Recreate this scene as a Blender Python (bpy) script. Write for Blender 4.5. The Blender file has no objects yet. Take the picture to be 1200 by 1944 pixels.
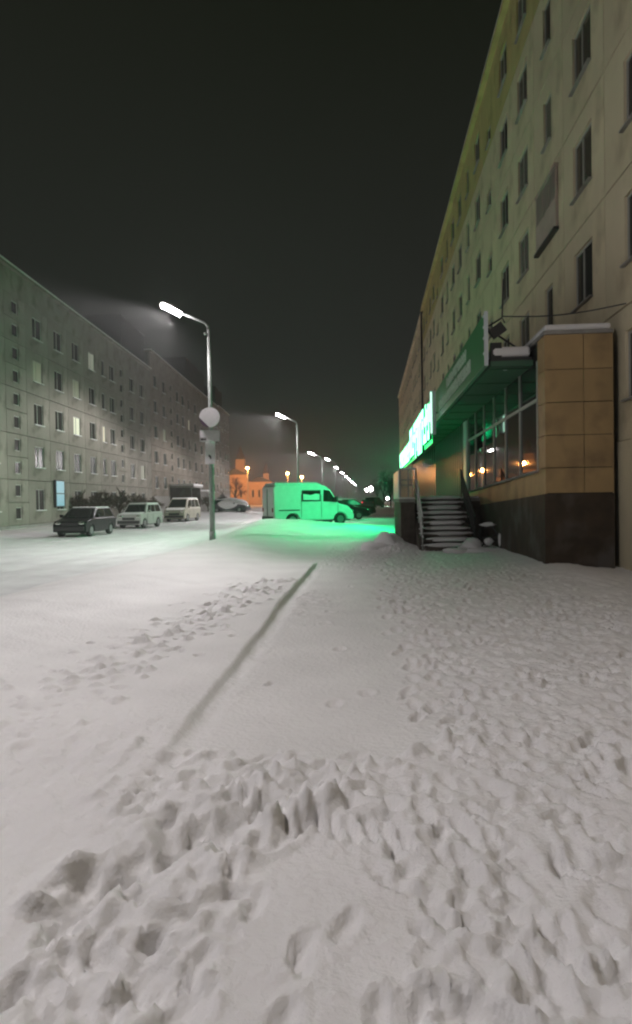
import bpy, bmesh, math, random
import numpy as np
from mathutils import Vector, Matrix
random.seed(7)
rs = np.random.RandomState(11)
sc = bpy.context.scene
col = sc.collection
R = math.radians

# ------------------------------------------------------------------ camera
CAMZ = 1.6
F = 1280.0 / 1944.0
cd = bpy.data.cameras.new('camera')
cam = bpy.data.objects.new('camera', cd)
col.objects.link(cam)
cd.sensor_fit = 'VERTICAL'
cd.sensor_height = 24.0
cd.lens = 24.0 * F
cd.clip_start = 0.05
cd.clip_end = 3000
PITCH, ROLL = -1.06, 0.9
cam.matrix_world = Matrix.Translation((0, 0, CAMZ)) @ Matrix.Rotation(R(90 + PITCH), 4, 'X') @ Matrix.Rotation(R(-ROLL), 4, 'Z')
sc.camera = cam
CAMROT = cam.matrix_world.to_3x3()

def at(px, py, d):
    """point at distance d along the street axis (world Y) seen at photo pixel px,py"""
    v = CAMROT @ Vector(((px - 600) / 1280.0, -(py - 972) / 1280.0, -1))
    return Vector((0, 0, CAMZ)) + v * (d / v.y)

# ------------------------------------------------------------------ sky, exposure
w = bpy.data.worlds.new('World'); sc.world = w; w.use_nodes = True
nt = w.node_tree; bg = nt.nodes['Background']
tc = nt.nodes.new('ShaderNodeTexCoord'); sx = nt.nodes.new('ShaderNodeSeparateXYZ'); rp = nt.nodes.new('ShaderNodeValToRGB')
nt.links.new(tc.outputs['Generated'], sx.inputs[0]); nt.links.new(sx.outputs['Z'], rp.inputs[0]); nt.links.new(rp.outputs[0], bg.inputs[0])
rp.color_ramp.elements[0].position = 0.0; rp.color_ramp.elements[0].color = (0.0255, 0.0275, 0.0250, 1)
rp.color_ramp.elements[1].position = 0.62; rp.color_ramp.elements[1].color = (0.0050, 0.0068, 0.0030, 1)
bg.inputs[1].default_value = 1.0
sc.view_settings.view_transform = 'Standard'
sc.view_settings.look = 'None'
sc.view_settings.exposure = 0.0
sc.view_settings.gamma = 1.0
sc.render.engine = 'CYCLES'
sc.cycles.use_denoising = True
sc.cycles.filter_width = 2.2
sc.cycles.max_bounces = 6
sc.cycles.diffuse_bounces = 3
sc.cycles.glossy_bounces = 3
sc.cycles.volume_bounces = 0
sc.cycles.caustics_reflective = False
sc.cycles.caustics_refractive = False
sc.cycles.sample_clamp_indirect = 4.0

# ------------------------------------------------------------------ frames
T = math.atan(0.0805)                    # the street runs a little to the right of the view axis
CT, ST = math.cos(T), math.sin(T)
def W(u, v, z=0.0):                      # street frame: u to the right, v along the street
    return Vector((u * CT + v * ST, -u * ST + v * CT, z))
def V(u, d):                             # street coordinate v of the point with world Y = d
    return (d + u * ST) / CT
def UV(p):
    return p.x * CT - p.y * ST, p.x * ST + p.y * CT

# ------------------------------------------------------------------ materials
MATS = {}
def mat(name, color, rough=0.6, metal=0.0, noise=0.0, nscale=6.0, bump=0.0, bscale=40.0, emit=None, estr=0.0, spec=0.5, dirt=None, dscale=1.5):
    if name in MATS: return MATS[name]
    m = bpy.data.materials.new(name); m.use_nodes = True
    n = m.node_tree; b = n.nodes['Principled BSDF']
    b.inputs['Base Color'].default_value = (*color, 1)
    b.inputs['Roughness'].default_value = rough
    b.inputs['Metallic'].default_value = metal
    b.inputs['Specular IOR Level'].default_value = spec
    t = n.nodes.new('ShaderNodeTexCoord')
    cur = None
    if noise > 0:
        nz = n.nodes.new('ShaderNodeTexNoise'); nz.inputs['Scale'].default_value = nscale; nz.inputs['Detail'].default_value = 6
        n.links.new(t.outputs['Object'], nz.inputs['Vector'])
        r = n.nodes.new('ShaderNodeValToRGB')
        r.color_ramp.elements[0].position = 0.3; r.color_ramp.elements[1].position = 0.7
        r.color_ramp.elements[0].color = (*[c * (1 - noise) for c in color], 1)
        r.color_ramp.elements[1].color = (*[min(1, c * (1 + noise)) for c in color], 1)
        n.links.new(nz.outputs[0], r.inputs[0]); cur = r.outputs[0]
    if dirt is not None:
        nz = n.nodes.new('ShaderNodeTexNoise'); nz.inputs['Scale'].default_value = dscale; nz.inputs['Detail'].default_value = 8
        n.links.new(t.outputs['Object'], nz.inputs['Vector'])
        r = n.nodes.new('ShaderNodeValToRGB'); r.color_ramp.elements[0].position = 0.5; r.color_ramp.elements[1].position = 0.68
        n.links.new(nz.outputs[0], r.inputs[0])
        mx = n.nodes.new('ShaderNodeMixRGB'); mx.inputs[2].default_value = (*dirt, 1)
        if cur: n.links.new(cur, mx.inputs[1])
        else: mx.inputs[1].default_value = (*color, 1)
        n.links.new(r.outputs[0], mx.inputs[0]); cur = mx.outputs[0]
    if cur: n.links.new(cur, b.inputs['Base Color'])
    if bump > 0:
        nz = n.nodes.new('ShaderNodeTexNoise'); nz.inputs['Scale'].default_value = bscale; nz.inputs['Detail'].default_value = 5
        n.links.new(t.outputs['Object'], nz.inputs['Vector'])
        bp = n.nodes.new('ShaderNodeBump'); bp.inputs['Strength'].default_value = bump; bp.inputs['Distance'].default_value = 0.02
        n.links.new(nz.outputs[0], bp.inputs['Height']); n.links.new(bp.outputs[0], b.inputs['Normal'])
    if emit is not None:
        b.inputs['Emission Color'].default_value = (*emit, 1); b.inputs['Emission Strength'].default_value = estr
    MATS[name] = m
    return m

snow = mat('snow', (0.80, 0.785, 0.775), 0.75, noise=0.05, nscale=1.3, bump=0.7, bscale=24, spec=0.25)
snow_road = mat('snow_road', (0.74, 0.74, 0.74), 0.6, noise=0.10, nscale=0.8, bump=0.25, bscale=18, spec=0.3)
snow_soft = mat('snow_soft', (0.80, 0.79, 0.79), 0.8, bump=0.3, bscale=20, spec=0.2)
glass = mat('dark_glass', (0.012, 0.014, 0.013), 0.025, spec=0.5)
glass_dull = mat('dull_glass', (0.02, 0.022, 0.018), 0.22, spec=0.35)
steel = mat('galvanised', (0.30, 0.32, 0.30), 0.6, metal=0.0, noise=0.12, nscale=9)
rail_m = mat('rail_paint', (0.34, 0.35, 0.33), 0.5, noise=0.2, nscale=20)
dark_metal = mat('dark_metal', (0.03, 0.03, 0.03), 0.5)
rubber = mat('rubber', (0.02, 0.02, 0.02), 0.85, bump=0.2)
rim_m = mat('rim', (0.3, 0.3, 0.31), 0.35, metal=0.7)
lamp_body = mat('lamp_body', (0.35, 0.35, 0.35), 0.5)
lamp_lens = mat('lamp_lens', (0.9, 0.9, 0.9), 0.3, emit=(1.0, 0.93, 0.95), estr=200)
wall_l = mat('panel_grey', (0.25, 0.23, 0.195), 0.9, noise=0.2, nscale=0.5, dirt=(0.14, 0.13, 0.105), dscale=0.9, bump=0.2)
wall_l2 = mat('panel_warm', (0.25, 0.215, 0.175), 0.9, noise=0.18, nscale=0.6, dirt=(0.16, 0.14, 0.11), dscale=1.1, bump=0.2)
wall_r = mat('panel_cream', (0.70, 0.62, 0.43), 0.9, noise=0.14, nscale=0.4, dirt=(0.50, 0.43, 0.28), dscale=0.8, bump=0.2)
wall_ro = mat('panel_cream_olive_light', (0.55, 0.47, 0.20), 0.9, noise=0.14, nscale=0.4, dirt=(0.42, 0.35, 0.15), dscale=0.7, bump=0.2)  # cream wall of the top storey, olive cast of lamplight painted into its colour
seam = mat('seam', (0.16, 0.155, 0.13), 0.95)
frame_w = mat('window_frame', (0.40, 0.40, 0.36), 0.6)
roof_m = mat('roof_felt', (0.05, 0.05, 0.05), 0.9)
concrete = mat('concrete', (0.30, 0.29, 0.27), 0.9, noise=0.2, nscale=3, bump=0.4)
tan = mat('tan_cladding', (0.40, 0.275, 0.13), 0.55, noise=0.12, nscale=1.2, bump=0.1, dirt=(.24,.16,.08), dscale=1.1)
brown = mat('brown_plinth', (0.045, 0.030, 0.016), 0.75, noise=0.35, nscale=2.5, bump=0.3, dirt=(.09,.08,.07), dscale=1.3)
green_board = mat('green_board', (0.012, 0.20, 0.055), 0.4, noise=0.08, nscale=1.0)
green_soffit = mat('soffit', (0.05, 0.13, 0.075), 0.6, noise=0.1, nscale=2)
neon_side = mat('neon_side', (.05,.4,.15), .4, emit=(0.0, 1.0, 0.22), estr=1.8)
pale_letter = mat('pale_letter', (0.50, 0.62, 0.52), 0.5)
neon = mat('neon_letter', (0.5, 0.9, 0.6), 0.4, emit=(0.19, 1.0, 0.48), estr=6)
neon_soft = mat('neon_blade', (0.6, 0.9, 0.7), 0.4, emit=(0.55, 1.0, 0.75), estr=1.6)
white_panel = mat('white_panel', (0.62, 0.68, 0.70), 0.4)
bark = mat('bark', (0.055, 0.042, 0.028), 0.95, noise=0.3, nscale=12, bump=0.5)
twig = mat('twig', (0.075, 0.055, 0.034), 0.95)
far_dark = mat('far_foliage', (0.018, 0.022, 0.016), 0.95)

# ------------------------------------------------------------------ mesh helper
class MB:
    def __init__(s): s.v = []; s.f = []
    def add(s, vs, fs):
        o = len(s.v); s.v += [tuple(p) for p in vs]; s.f += [tuple(i + o for i in f) for f in fs]; return s
    def box(s, x0, x1, y0, y1, z0, z1, M=None):
        vs = [Vector(p) for p in ((x0,y0,z0),(x1,y0,z0),(x1,y1,z0),(x0,y1,z0),(x0,y0,z1),(x1,y0,z1),(x1,y1,z1),(x0,y1,z1))]
        if M is not None: vs = [M @ p for p in vs]
        return s.add(vs, [(3,2,1,0),(4,5,6,7),(0,1,5,4),(1,2,6,5),(2,3,7,6),(3,0,4,7)])
    def hexa(s, b, t):       # 4 bottom, 4 top points
        return s.add(list(b) + list(t), [(3,2,1,0),(4,5,6,7),(0,1,5,4),(1,2,6,5),(2,3,7,6),(3,0,4,7)])
    def tube(s, pts, r, n=8, cap=True):
        pts = [Vector(p) for p in pts]
        if not isinstance(r, (list, tuple)): r = [r] * len(pts)
        vs = []; fs = []
        for i, p in enumerate(pts):
            d = (pts[min(i + 1, len(pts) - 1)] - pts[max(i - 1, 0)]).normalized()
            a = Vector((0, 0, 1)) if abs(d.z) < 0.9 else Vector((1, 0, 0))
            x = d.cross(a).normalized(); y = d.cross(x)
            for k in range(n):
                t = 2 * math.pi * k / n
                vs.append(p + (x * math.cos(t) + y * math.sin(t)) * r[i])
        for i in range(len(pts) - 1):
            for k in range(n):
                k2 = (k + 1) % n
                fs.append((i*n+k, i*n+k2, (i+1)*n+k2, (i+1)*n+k))
        if cap:
            fs.append(tuple(range(n - 1, -1, -1))); fs.append(tuple((len(pts)-1)*n + k for k in range(n)))
        return s.add(vs, fs)
    def prism(s, poly, a0, a1, axis='y'):   # poly 2D extruded along an axis
        n = len(poly)
        def P(p, a):
            if axis == 'y': return (p[0], a, p[1])
            if axis == 'x': return (a, p[0], p[1])
            return (p[0], p[1], a)
        vs = [P(p, a0) for p in poly] + [P(p, a1) for p in poly]
        fs = [tuple(range(n)), tuple(range(2*n - 1, n - 1, -1))]
        for i in range(n):
            j = (i + 1) % n; fs.append((j, i, n + i, n + j))
        return s.add(vs, fs)
    def blob(s, c, r, sub=2, jit=0.15, seed=0):
        bm = bmesh.new(); bmesh.ops.create_icosphere(bm, subdivisions=sub, radius=1)
        rr = random.Random(seed); ph = [rr.uniform(0, 6) for _ in range(6)]
        vs = []
        for q in bm.verts:
            k = 1 + jit * (math.sin(3*q.co.x + ph[0]) + math.sin(4*q.co.y + ph[1]) + math.sin(5*q.co.z + ph[2]) + math.sin(7*q.co.x+6*q.co.y + ph[3])) * .5
            vs.append((c[0] + q.co.x*r[0]*k, c[1] + q.co.y*r[1]*k, c[2] + q.co.z*r[2]*k))
        fs = [tuple(x.index for x in f.verts) for f in bm.faces]; bm.free()
        return s.add(vs, fs)
    def mesh(s, name):
        me = bpy.data.meshes.new(name); me.from_pydata(s.v, [], s.f); me.update()
        bm = bmesh.new(); bm.from_mesh(me); bmesh.ops.recalc_face_normals(bm, faces=bm.faces); bm.to_mesh(me); bm.free()
        return me
    def build(s, name, m, parent=None, smooth=False, bevel=0.0, seg=2):
        return put(name, s.mesh(name), m, parent, smooth=smooth, bevel=bevel, seg=seg)

def put(name, me, m, parent=None, loc=None, rz=0.0, smooth=False, bevel=0.0, seg=2):
    o = bpy.data.objects.new(name, me); col.objects.link(o)
    if m is not None and not me.materials: me.materials.append(m)
    if parent is not None: o.parent = parent
    if loc is not None: o.location = loc
    o.rotation_euler.z = rz
    if smooth:
        for p in me.polygons: p.use_smooth = True
    if bevel > 0:
        b = o.modifiers.new('bevel', 'BEVEL'); b.width = bevel; b.segments = seg; b.limit_method = 'ANGLE'; b.angle_limit = R(35)
        for p in me.polygons: p.use_smooth = True
        try: o.modifiers.new('wn', 'WEIGHTED_NORMAL')
        except Exception: pass
    return o
def tag(o, label, cat, group=None):
    o['label'] = label; o['category'] = cat
    if group: o['group'] = group
    return o
def thing(name, label, cat, loc=(0, 0, 0), rz=0.0, group=None):
    o = bpy.data.objects.new(name, None); col.objects.link(o)
    o.location = loc; o.rotation_euler.z = rz; o.empty_display_size = 0.3
    return tag(o, label, cat, group)
def structure(o): o['kind'] = 'structure'; return o
def copy_tree(o, parent=None):
    c = o.copy(); col.objects.link(c); c.parent = parent
    for ch in list(o.children): copy_tree(ch, c)
    return c

# ------------------------------------------------------------------ snow ground
def hash2(ix, iy, s):
    n = (ix * 374761393 + iy * 668265263 + s * 974634777) & 0xffffffff
    n = ((n ^ (n >> 13)) * 1274126177) & 0xffffffff
    return ((n ^ (n >> 16)) & 0xffff) / 65535.0
def vnoise(x, y, s=0):
    xi = np.floor(x).astype(np.int64); yi = np.floor(y).astype(np.int64)
    fx = x - xi; fy = y - yi
    fx = fx*fx*fx*(fx*(fx*6-15)+10); fy = fy*fy*fy*(fy*(fy*6-15)+10)
    a = hash2(xi, yi, s); b = hash2(xi+1, yi, s); c = hash2(xi, yi+1, s); d = hash2(xi+1, yi+1, s)
    return (a*(1-fx)+b*fx)*(1-fy) + (c*(1-fx)+d*fx)*fy - 0.5
def fbm(x, y, s=0, o=4):
    t = 0; a = 1.0
    for k in range(o):
        t = t + a*vnoise(x, y, s+k); x, y = x*2.03+1.7*k, y*2.03-0.9*k; a *= .5
    return t
def sstep(a, b, x):
    t = np.clip((x-a)/(b-a), 0, 1); return t*t*(3-2*t)

KERB = -1.33
ROAD_R, ROAD_L = -6.6, -18.2
def broad(u, v):
    """large forms of the snow, also used to seat objects"""
    h = 0.05*fbm(u*.25, v*.18, 5, 3)
    h = h + 0.30*np.exp(-((v-34)/9.0)**2 - ((u+4.6)/3.0)**2)          # bank in front of the van and round the lamp
    h = h + 0.30*np.exp(-((v-29.5)/4.0)**2 - ((u+.6)/2.2)**2)
    h = h + 0.21*np.exp(-((v-35.0)/3.2)**2)*sstep(-9.0, -6.0, u)*(1-sstep(-1.0, 2.0, u))*(1+.5*fbm(u*.7, v*.3, 8, 2))
    h = h + 0.20*sstep(-6.9, -4.9, u)*(1-sstep(-4.2, -1.6, u))*sstep(7, 15, v)*(1-sstep(33, 38, v))
    h = h - 0.10*sstep(-5.4, -7.2, u)*(1-sstep(-17, -18.5, u))          # road surface a little lower
    h = h + 0.10*sstep(-16.8, -18.6, u)
    h = h + 0.50*np.exp(-((v-76)/12)**2 - ((u+15.5)/3.5)**2)
    h = h + 0.13*np.exp(-((u-4.0)/0.7)**2)*sstep(10, 14, v)*(1-sstep(20.5, 22, v))   # drift along the shop wall
    h = h + 0.30*np.exp(-((v-21.6)/1.0)**2 - ((u-.75)/.55)**2)         # heap beside the landing
    return h
def fine_grid(lims):
    out = []
    for a, b, n in lims: out.append(np.linspace(a, b, n, endpoint=False))
    return np.concatenate(out)
def geo(a, b, n, r):
    t = (np.power(r, np.linspace(0, 1, n, endpoint=False)) - 1)/(r-1)
    return a + (b-a)*t
us = np.concatenate([np.array([-140, -90, -60, -45, -36]), -(geo(6.6, 32, 90, 12.0))[::-1], geo(-6.6, -6.6+1e-6, 1, 2.0),
                     fine_grid([(-6.55, -3.6, 75), (-3.6, 3.4, 330), (3.4, 6.0, 60)]), geo(6.0, 22, 22, 6.0), np.array([30, 50, 90, 140])])
us = np.unique(np.round(us, 5))
vs_ = np.concatenate([np.array([-80, -50, -30, -20]), fine_grid([(-14, 1.0, 40)]), fine_grid([(1.0, 8.0, 340)]), geo(8, 30, 330, 5.0), geo(30, 130, 220, 6.0), np.array([130, 140, 155, 175, 200, 240, 300, 400, 600])])
vs_ = np.unique(np.round(vs_, 5))
U, VV = np.meshgrid(us, vs_, indexing='ij')
H = broad(U, VV)
def gwin(a, b, s, x): return sstep(a-s, a+s, x)*(1-sstep(b-s, b+s, x))
# the sidewalk kerb: snow left of it a hand higher
wob = KERB + 0.035*fbm(VV*.6, VV*0+3, 21, 3)
ln = gwin(3.9, 16.5, .9, VV)
H += 0.08*ln*(.55+.45*sstep(4, 11, VV))*(sstep(.035, -.035, U-wob))*np.exp(np.minimum(U-wob, 0)*.35)
H -= 0.02*ln*np.exp(-((U-wob-.09)/.07)**2)
# masks: smooth drift in the middle, trampled to the right and in front
edge = 3.85 + .5*fbm(U*.9, VV*0, 31, 3) + .9*np.clip(U+.1, 0, 2)
smooth = gwin(KERB, .15, .25, U + .35*fbm(VV*.35, U*.3, 33, 2))*sstep(edge-.1, edge+.3, VV)*(1-sstep(15, 20, VV))
left_bank = sstep(KERB+.1, KERB-.1, U)*sstep(4.3, 5.2, VV)
tramp = np.clip(1-smooth-left_bank*.93, 0.04, 1)*(1-.55*sstep(9, 30, VV))
tramp *= (1-.7*sstep(26, 40, VV))
tramp *= 1-.7*gwin(-.62, .12, .14, U+.15*fbm(VV*2, U*2, 35, 2))*(1-sstep(3.2, 3.5, VV))
tramp[U < ROAD_R+.6] *= .3
H += tramp*(0.030*fbm(U*1.6, VV*1.1, 41, 3) + (0.010+.022*np.clip(.5+1.5*fbm(U*.9, VV*.7, 45, 2), 0, 1))*(fbm(U*9.5, VV*6.5, 47, 3) + .45*fbm(U*19, VV*13, 49, 2)))
rg = 1-np.abs(2*fbm(U*4.4+VV*1.2, VV*2.4, 51, 2))
H += tramp*0.016*rg + tramp*0.010*fbm(U*24, VV*19, 71, 2)*(1-sstep(6, 10, VV))
H += (1-tramp)*0.008*fbm(U*1.4+VV*.5, VV*.5, 55, 3)
# wind streaks on the left bank
H += left_bank*0.020*fbm((U*.55+VV*.85)*1.7, (U*.85-VV*.55)*.35, 57, 3)*(1-sstep(14, 24, VV))
# ruts in the road snow
for c, wd in ((-9.3, .28), (-10.9, .28), (-13.2, .3), (-14.8, .3)):
    cc = c + .25*fbm(VV*.05, VV*0+c, 61, 2)
    H -= 0.035*np.exp(-((U-cc)/wd)**2)
H += 0.03*fbm(U*2.0, VV*.6, 63, 3)*gwin(ROAD_L, ROAD_R, .5, U)
def stamp(u, v, ang, a, b, depth, rim, pw=2.0):
    rad = max(a, b)*2.2
    i0, i1 = np.searchsorted(us, (u-rad, u+rad)); j0, j1 = np.searchsorted(vs_, (v-rad, v+rad))
    if i1-i0 < 2 or j1-j0 < 2: return
    du = U[i0:i1, j0:j1]-u; dv = VV[i0:i1, j0:j1]-v
    ca, sa = math.cos(ang), math.sin(ang)
    p = (du*ca+dv*sa)/a; q = (-du*sa+dv*ca)/b
    r2 = p*p+q*q
    H[i0:i1, j0:j1] += -depth*np.exp(-r2**pw) + rim*np.exp(-((np.sqrt(r2)-1.25)/.28)**2)
# footprints: shoe-long hollows with a pushed-up rim
for k in range(2300):
    v = 2.0 + 20*random.random()**1.7
    u = random.uniform(-1.2, 3.6)
    if u < .25 and 3.7 < v < 15 and random.random() < .985: continue
    if v > 13 and u > 3.2: continue
    ang = random.gauss(math.pi/2, .5)
    if -.6 < u < .1 and v < 3.3 and random.random() < .8: continue
    stamp(u, v, ang, random.uniform(.08, .135), random.uniform(.033, .05), random.uniform(.014, .038), random.uniform(.005, .014), 3.0)
# a single walker's trail beside the smooth drift, and few prints crossing it
for k in range(26):
    v = 5.2+k*.42; u = .35+.10*(-1)**k+.12*math.sin(k*.4)
    stamp(u, v, math.pi/2+random.gauss(0, .15), .14, .055, .04, .012)
for u, v in ((-.35, 7.2), (-.05, 5.6), (-.6, 8.6), (-.3, 5.3)): stamp(u, v, 1.4, .10, .06, .022, .010)
for k in range(40): stamp(random.uniform(-1.15, -.55), random.uniform(8.4, 11.5), random.uniform(0, 3), random.uniform(.05, .1), random.uniform(.04, .06), random.uniform(-.02, .03), .010)
# churned diagonal track over the left bank
for k in range(480):
    t = random.random(); v = 4.3+8.5*t; u = -2.75+1.0*t+random.gauss(0, .26+.1*t)
    if u > KERB-.05: continue
    stamp(u, v, random.uniform(0, 3), random.uniform(.03, .08), random.uniform(.02, .05), random.uniform(-.05, .05), random.uniform(0, .012), 1.5)
# deep wheel scrapes in the near left corner with tread ridges
for k in range(420):
    t = random.random(); v = 2.35+1.9*random.random(); u = -1.35+1.25*random.random()
    if u > -.55 and v < 3.25: continue
    stamp(u, v, random.gauss(.9, .5), random.uniform(.04, .11), random.uniform(.025, .05), random.uniform(-.030, .040), random.uniform(0, .010), 1.3)
for k in range(10):
    stamp(-.62+k*.085, 3.42-.03*k+.03*math.sin(k*2), 1.75, .16, .026, .045, .020, 1.5)
for u, v, a, b, dp in ((-.85, 2.72, .20, .10, .10), (-.62, 3.05, .22, .09, .08), (-.98, 3.25, .2, .09, .06), (-.42, 3.2, .25, .08, .075), (-1.2, 2.6, .2, .12, .06)):
    stamp(u, v, random.gauss(1.0, .3), a, b, dp*.6, .015)
# a long gouge through the scraped corner with a ridge thrown up on its near side
gl = ((U+.41)*(-.54) + (VV-3.75)*(-.84)); gd = ((U+.41)*(.84) + (VV-3.75)*(-.54)) + .07*fbm(U*3, VV*3, 77, 3)
gm = gwin(-.15, 1.35, .25, gl)
H += gm*(-.075*np.exp(-(gd/.10)**2) + .05*np.exp(-((gd-.22)/.09)**2) + .03*np.exp(-((gd+.2)/.1)**2))
# chunky rim between the scraped area and the smooth drift
for k in range(130):
    u = random.uniform(-1.5, .75); v = 3.85+.5*float(fbm(np.array(u*.9), np.array(0.0), 31, 3))+random.gauss(0, .08)+.9*max(0, u+.1)
    stamp(u, v, random.uniform(0, 3), random.uniform(.02, .05), random.uniform(.015, .035), -random.uniform(.015, .045), 0, 1.2)
# scattered clods over the whole pavement
for k in range(900):
    v = 2.0+16*random.random()**1.8; u = random.uniform(-1.2, 3.5)
    if u < .2 and 3.9 < v < 14: continue
    stamp(u, v, random.uniform(0, 3), random.uniform(.012, .035), random.uniform(.01, .025), -random.uniform(.008, .022), 0, 1.2)

def surf_h(u, v):
    i = min(max(int(np.searchsorted(us, u)), 1), len(us)-1); j = min(max(int(np.searchsorted(vs_, v)), 1), len(vs_)-1)
    return float(H[i, j])
def ground_h(p):
    u, v = UV(p)
    return float(broad(np.array(u), np.array(v)))

def sheet(name, i0, i1, m):
    n = i1-i0; nv = len(vs_)
    uu = U[i0:i1]; vv = VV[i0:i1]; hh = H[i0:i1]
    P = np.stack([uu*CT+vv*ST, -uu*ST+vv*CT, hh], -1).reshape(-1, 3)
    a = (np.arange(n-1)[:, None]*nv+np.arange(nv-1)[None, :]).ravel()
    Q = np.stack([a, a+nv, a+nv+1, a+1], -1)
    me = bpy.data.meshes.new(name)
    me.vertices.add(len(P)); me.vertices.foreach_set('co', P.ravel().astype(np.float32))
    me.loops.add(len(Q)*4); me.loops.foreach_set('vertex_index', Q.ravel().astype(np.int32))
    me.polygons.add(len(Q)); me.polygons.foreach_set('loop_start', (np.arange(len(Q))*4).astype(np.int32))
    me.polygons.foreach_set('use_smooth', np.ones(len(Q), bool))
    me.update(calc_edges=True); me.validate()
    return structure(put(name, me, m))
ir = int(np.searchsorted(us, ROAD_R)); il = int(np.searchsorted(us, ROAD_L))
sheet('pavement', ir, len(us), snow)
sheet('road', il, ir+1, snow_road)
sheet('verge', 0, il+1, snow)

# ------------------------------------------------------------------ street lamps
def batwing(ld):
    """street-lamp photometry: more light at wide angles along the road, little behind the pole"""
    ld.use_nodes = True; n = ld.node_tree; em = n.nodes['Emission']
    t = n.nodes.new('ShaderNodeTexCoord'); s = n.nodes.new('ShaderNodeSeparateXYZ'); n.links.new(t.outputs['Normal'], s.inputs[0])
    def M(op, a, b=None, c=None):
        q = n.nodes.new('ShaderNodeMath'); q.operation = op
        for i, x in enumerate((a, b, c)):
            if x is None: continue
            if isinstance(x, (int, float)): q.inputs[i].default_value = x
            else: n.links.new(x, q.inputs[i])
        return q.outputs[0]
    c2 = M('MAXIMUM', M('MULTIPLY', s.outputs['Z'], s.outputs['Z']), .20)
    wing = M('DIVIDE', .42, c2)
    r = n.nodes.new('ShaderNodeMapRange'); r.interpolation_type = 'SMOOTHSTEP'
    n.links.new(s.outputs['X'], r.inputs['Value'])
    r.inputs['From Min'].default_value = .25; r.inputs['From Max'].default_value = .72; r.inputs['To Min'].default_value = 1.0; r.inputs['To Max'].default_value = .1
    n.links.new(M('MULTIPLY', wing, r.outputs[0]), em.inputs['Strength'])
def street_lamp(u, v, Hh, label, energy, lens_mat=lamp_lens, scale=1.0, light=True, flip=False):
    b = W(u, v); b.z = ground_h(b)-.05
    t = thing('street_lamp', label, 'street lamp', b, -T + (math.pi if flip else R(14)), 'street lamps along the road')
    MB().tube([(0,0,0),(0,0,Hh*.45),(0,0,Hh*.45+.12),(0,0,Hh)], [.095,.09,.07,.062], 12).build('pole', steel, t, smooth=True)
    MB().tube([(0,0,-.05),(0,0,.35)], .115, 12).build('base_sleeve', steel, t, smooth=True)
    arm = MB().tube([(0,0,Hh-.05),(-.03,0,Hh+.12),(-.14,0,Hh+.24),(-.98,0,Hh+.57)], [.055,.05,.045,.04], 10).build('arm', steel, t, smooth=True)
    MB().tube([(-.10,0,Hh-.20),(-.13,0,Hh-.12)], .055, 8).tube([(.0,0,Hh-.2),(-.1,0,Hh-.18)], .03, 6).build('clamp', steel, t)
    # head tilted up towards the road
    M = Matrix.Translation((-1.25,0,Hh+.70)) @ Matrix.Rotation(R(26), 4, 'Y')
    hd = MB()
    bot = [(-.44,-.12,-.035),(.40,-.07,-.035),(.40,.07,-.035),(-.44,.12,-.035)]
    top = [(-.40,-.15,.04),(.36,-.09,.05),(.36,.09,.05),(-.40,.15,.04)]
    hd.hexa([M @ Vector(p) for p in bot], [M @ Vector(p) for p in top])
    h = hd.build('lamp_head', lamp_body, t, bevel=.02)
    MB().box(-.43,.29,-.19,.19,-.10,-.036, M).build('lens', lens_mat, h)
    if light:
        ld = bpy.data.lights.new('lamp_light', 'SPOT'); ld.energy = energy; ld.color = (1.0, .945, .955)
        ld.spot_size = R(176 if flip else 150); ld.spot_blend = .3; ld.shadow_soft_size = .16
        if not flip: batwing(ld)
        lo = bpy.data.objects.new('lamp_light', ld); col.objects.link(lo); lo.parent = t
        lo.location = M @ Vector((-.2,0,-.16)); lo.rotation_euler = (0, R(40 if flip else 26), 0)
    return t
LU = -5.8
EN = 6500
lamp_labels = ['street lamp standing just left of the view, beside the near pavement',
 'nearest street lamp, pale pole carrying the snowed-over round sign',
 'second street lamp along the road, behind the green-lit van',
 'third street lamp along the road, its head just left of the fourth',
 'fourth street lamp along the road, seen above the front of the green-lit van',
 'fifth street lamp in the receding row', 'sixth street lamp in the receding row', 'seventh street lamp in the receding row',
 'eighth street lamp in the receding row', 'ninth street lamp in the receding row', 'tenth street lamp in the receding row', 'eleventh and last lamp in the receding row']
for k, lb in enumerate(lamp_labels):
    d = -5 + 29.8*k if k else 3.2
    hh = 7.75
    if k == 3: d, hh = 83, 6.6
    street_lamp(LU, V(LU, d), hh, lb, EN*(.155 if k == 0 else 1), light=(k < 8), flip=(k == 0))

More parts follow.
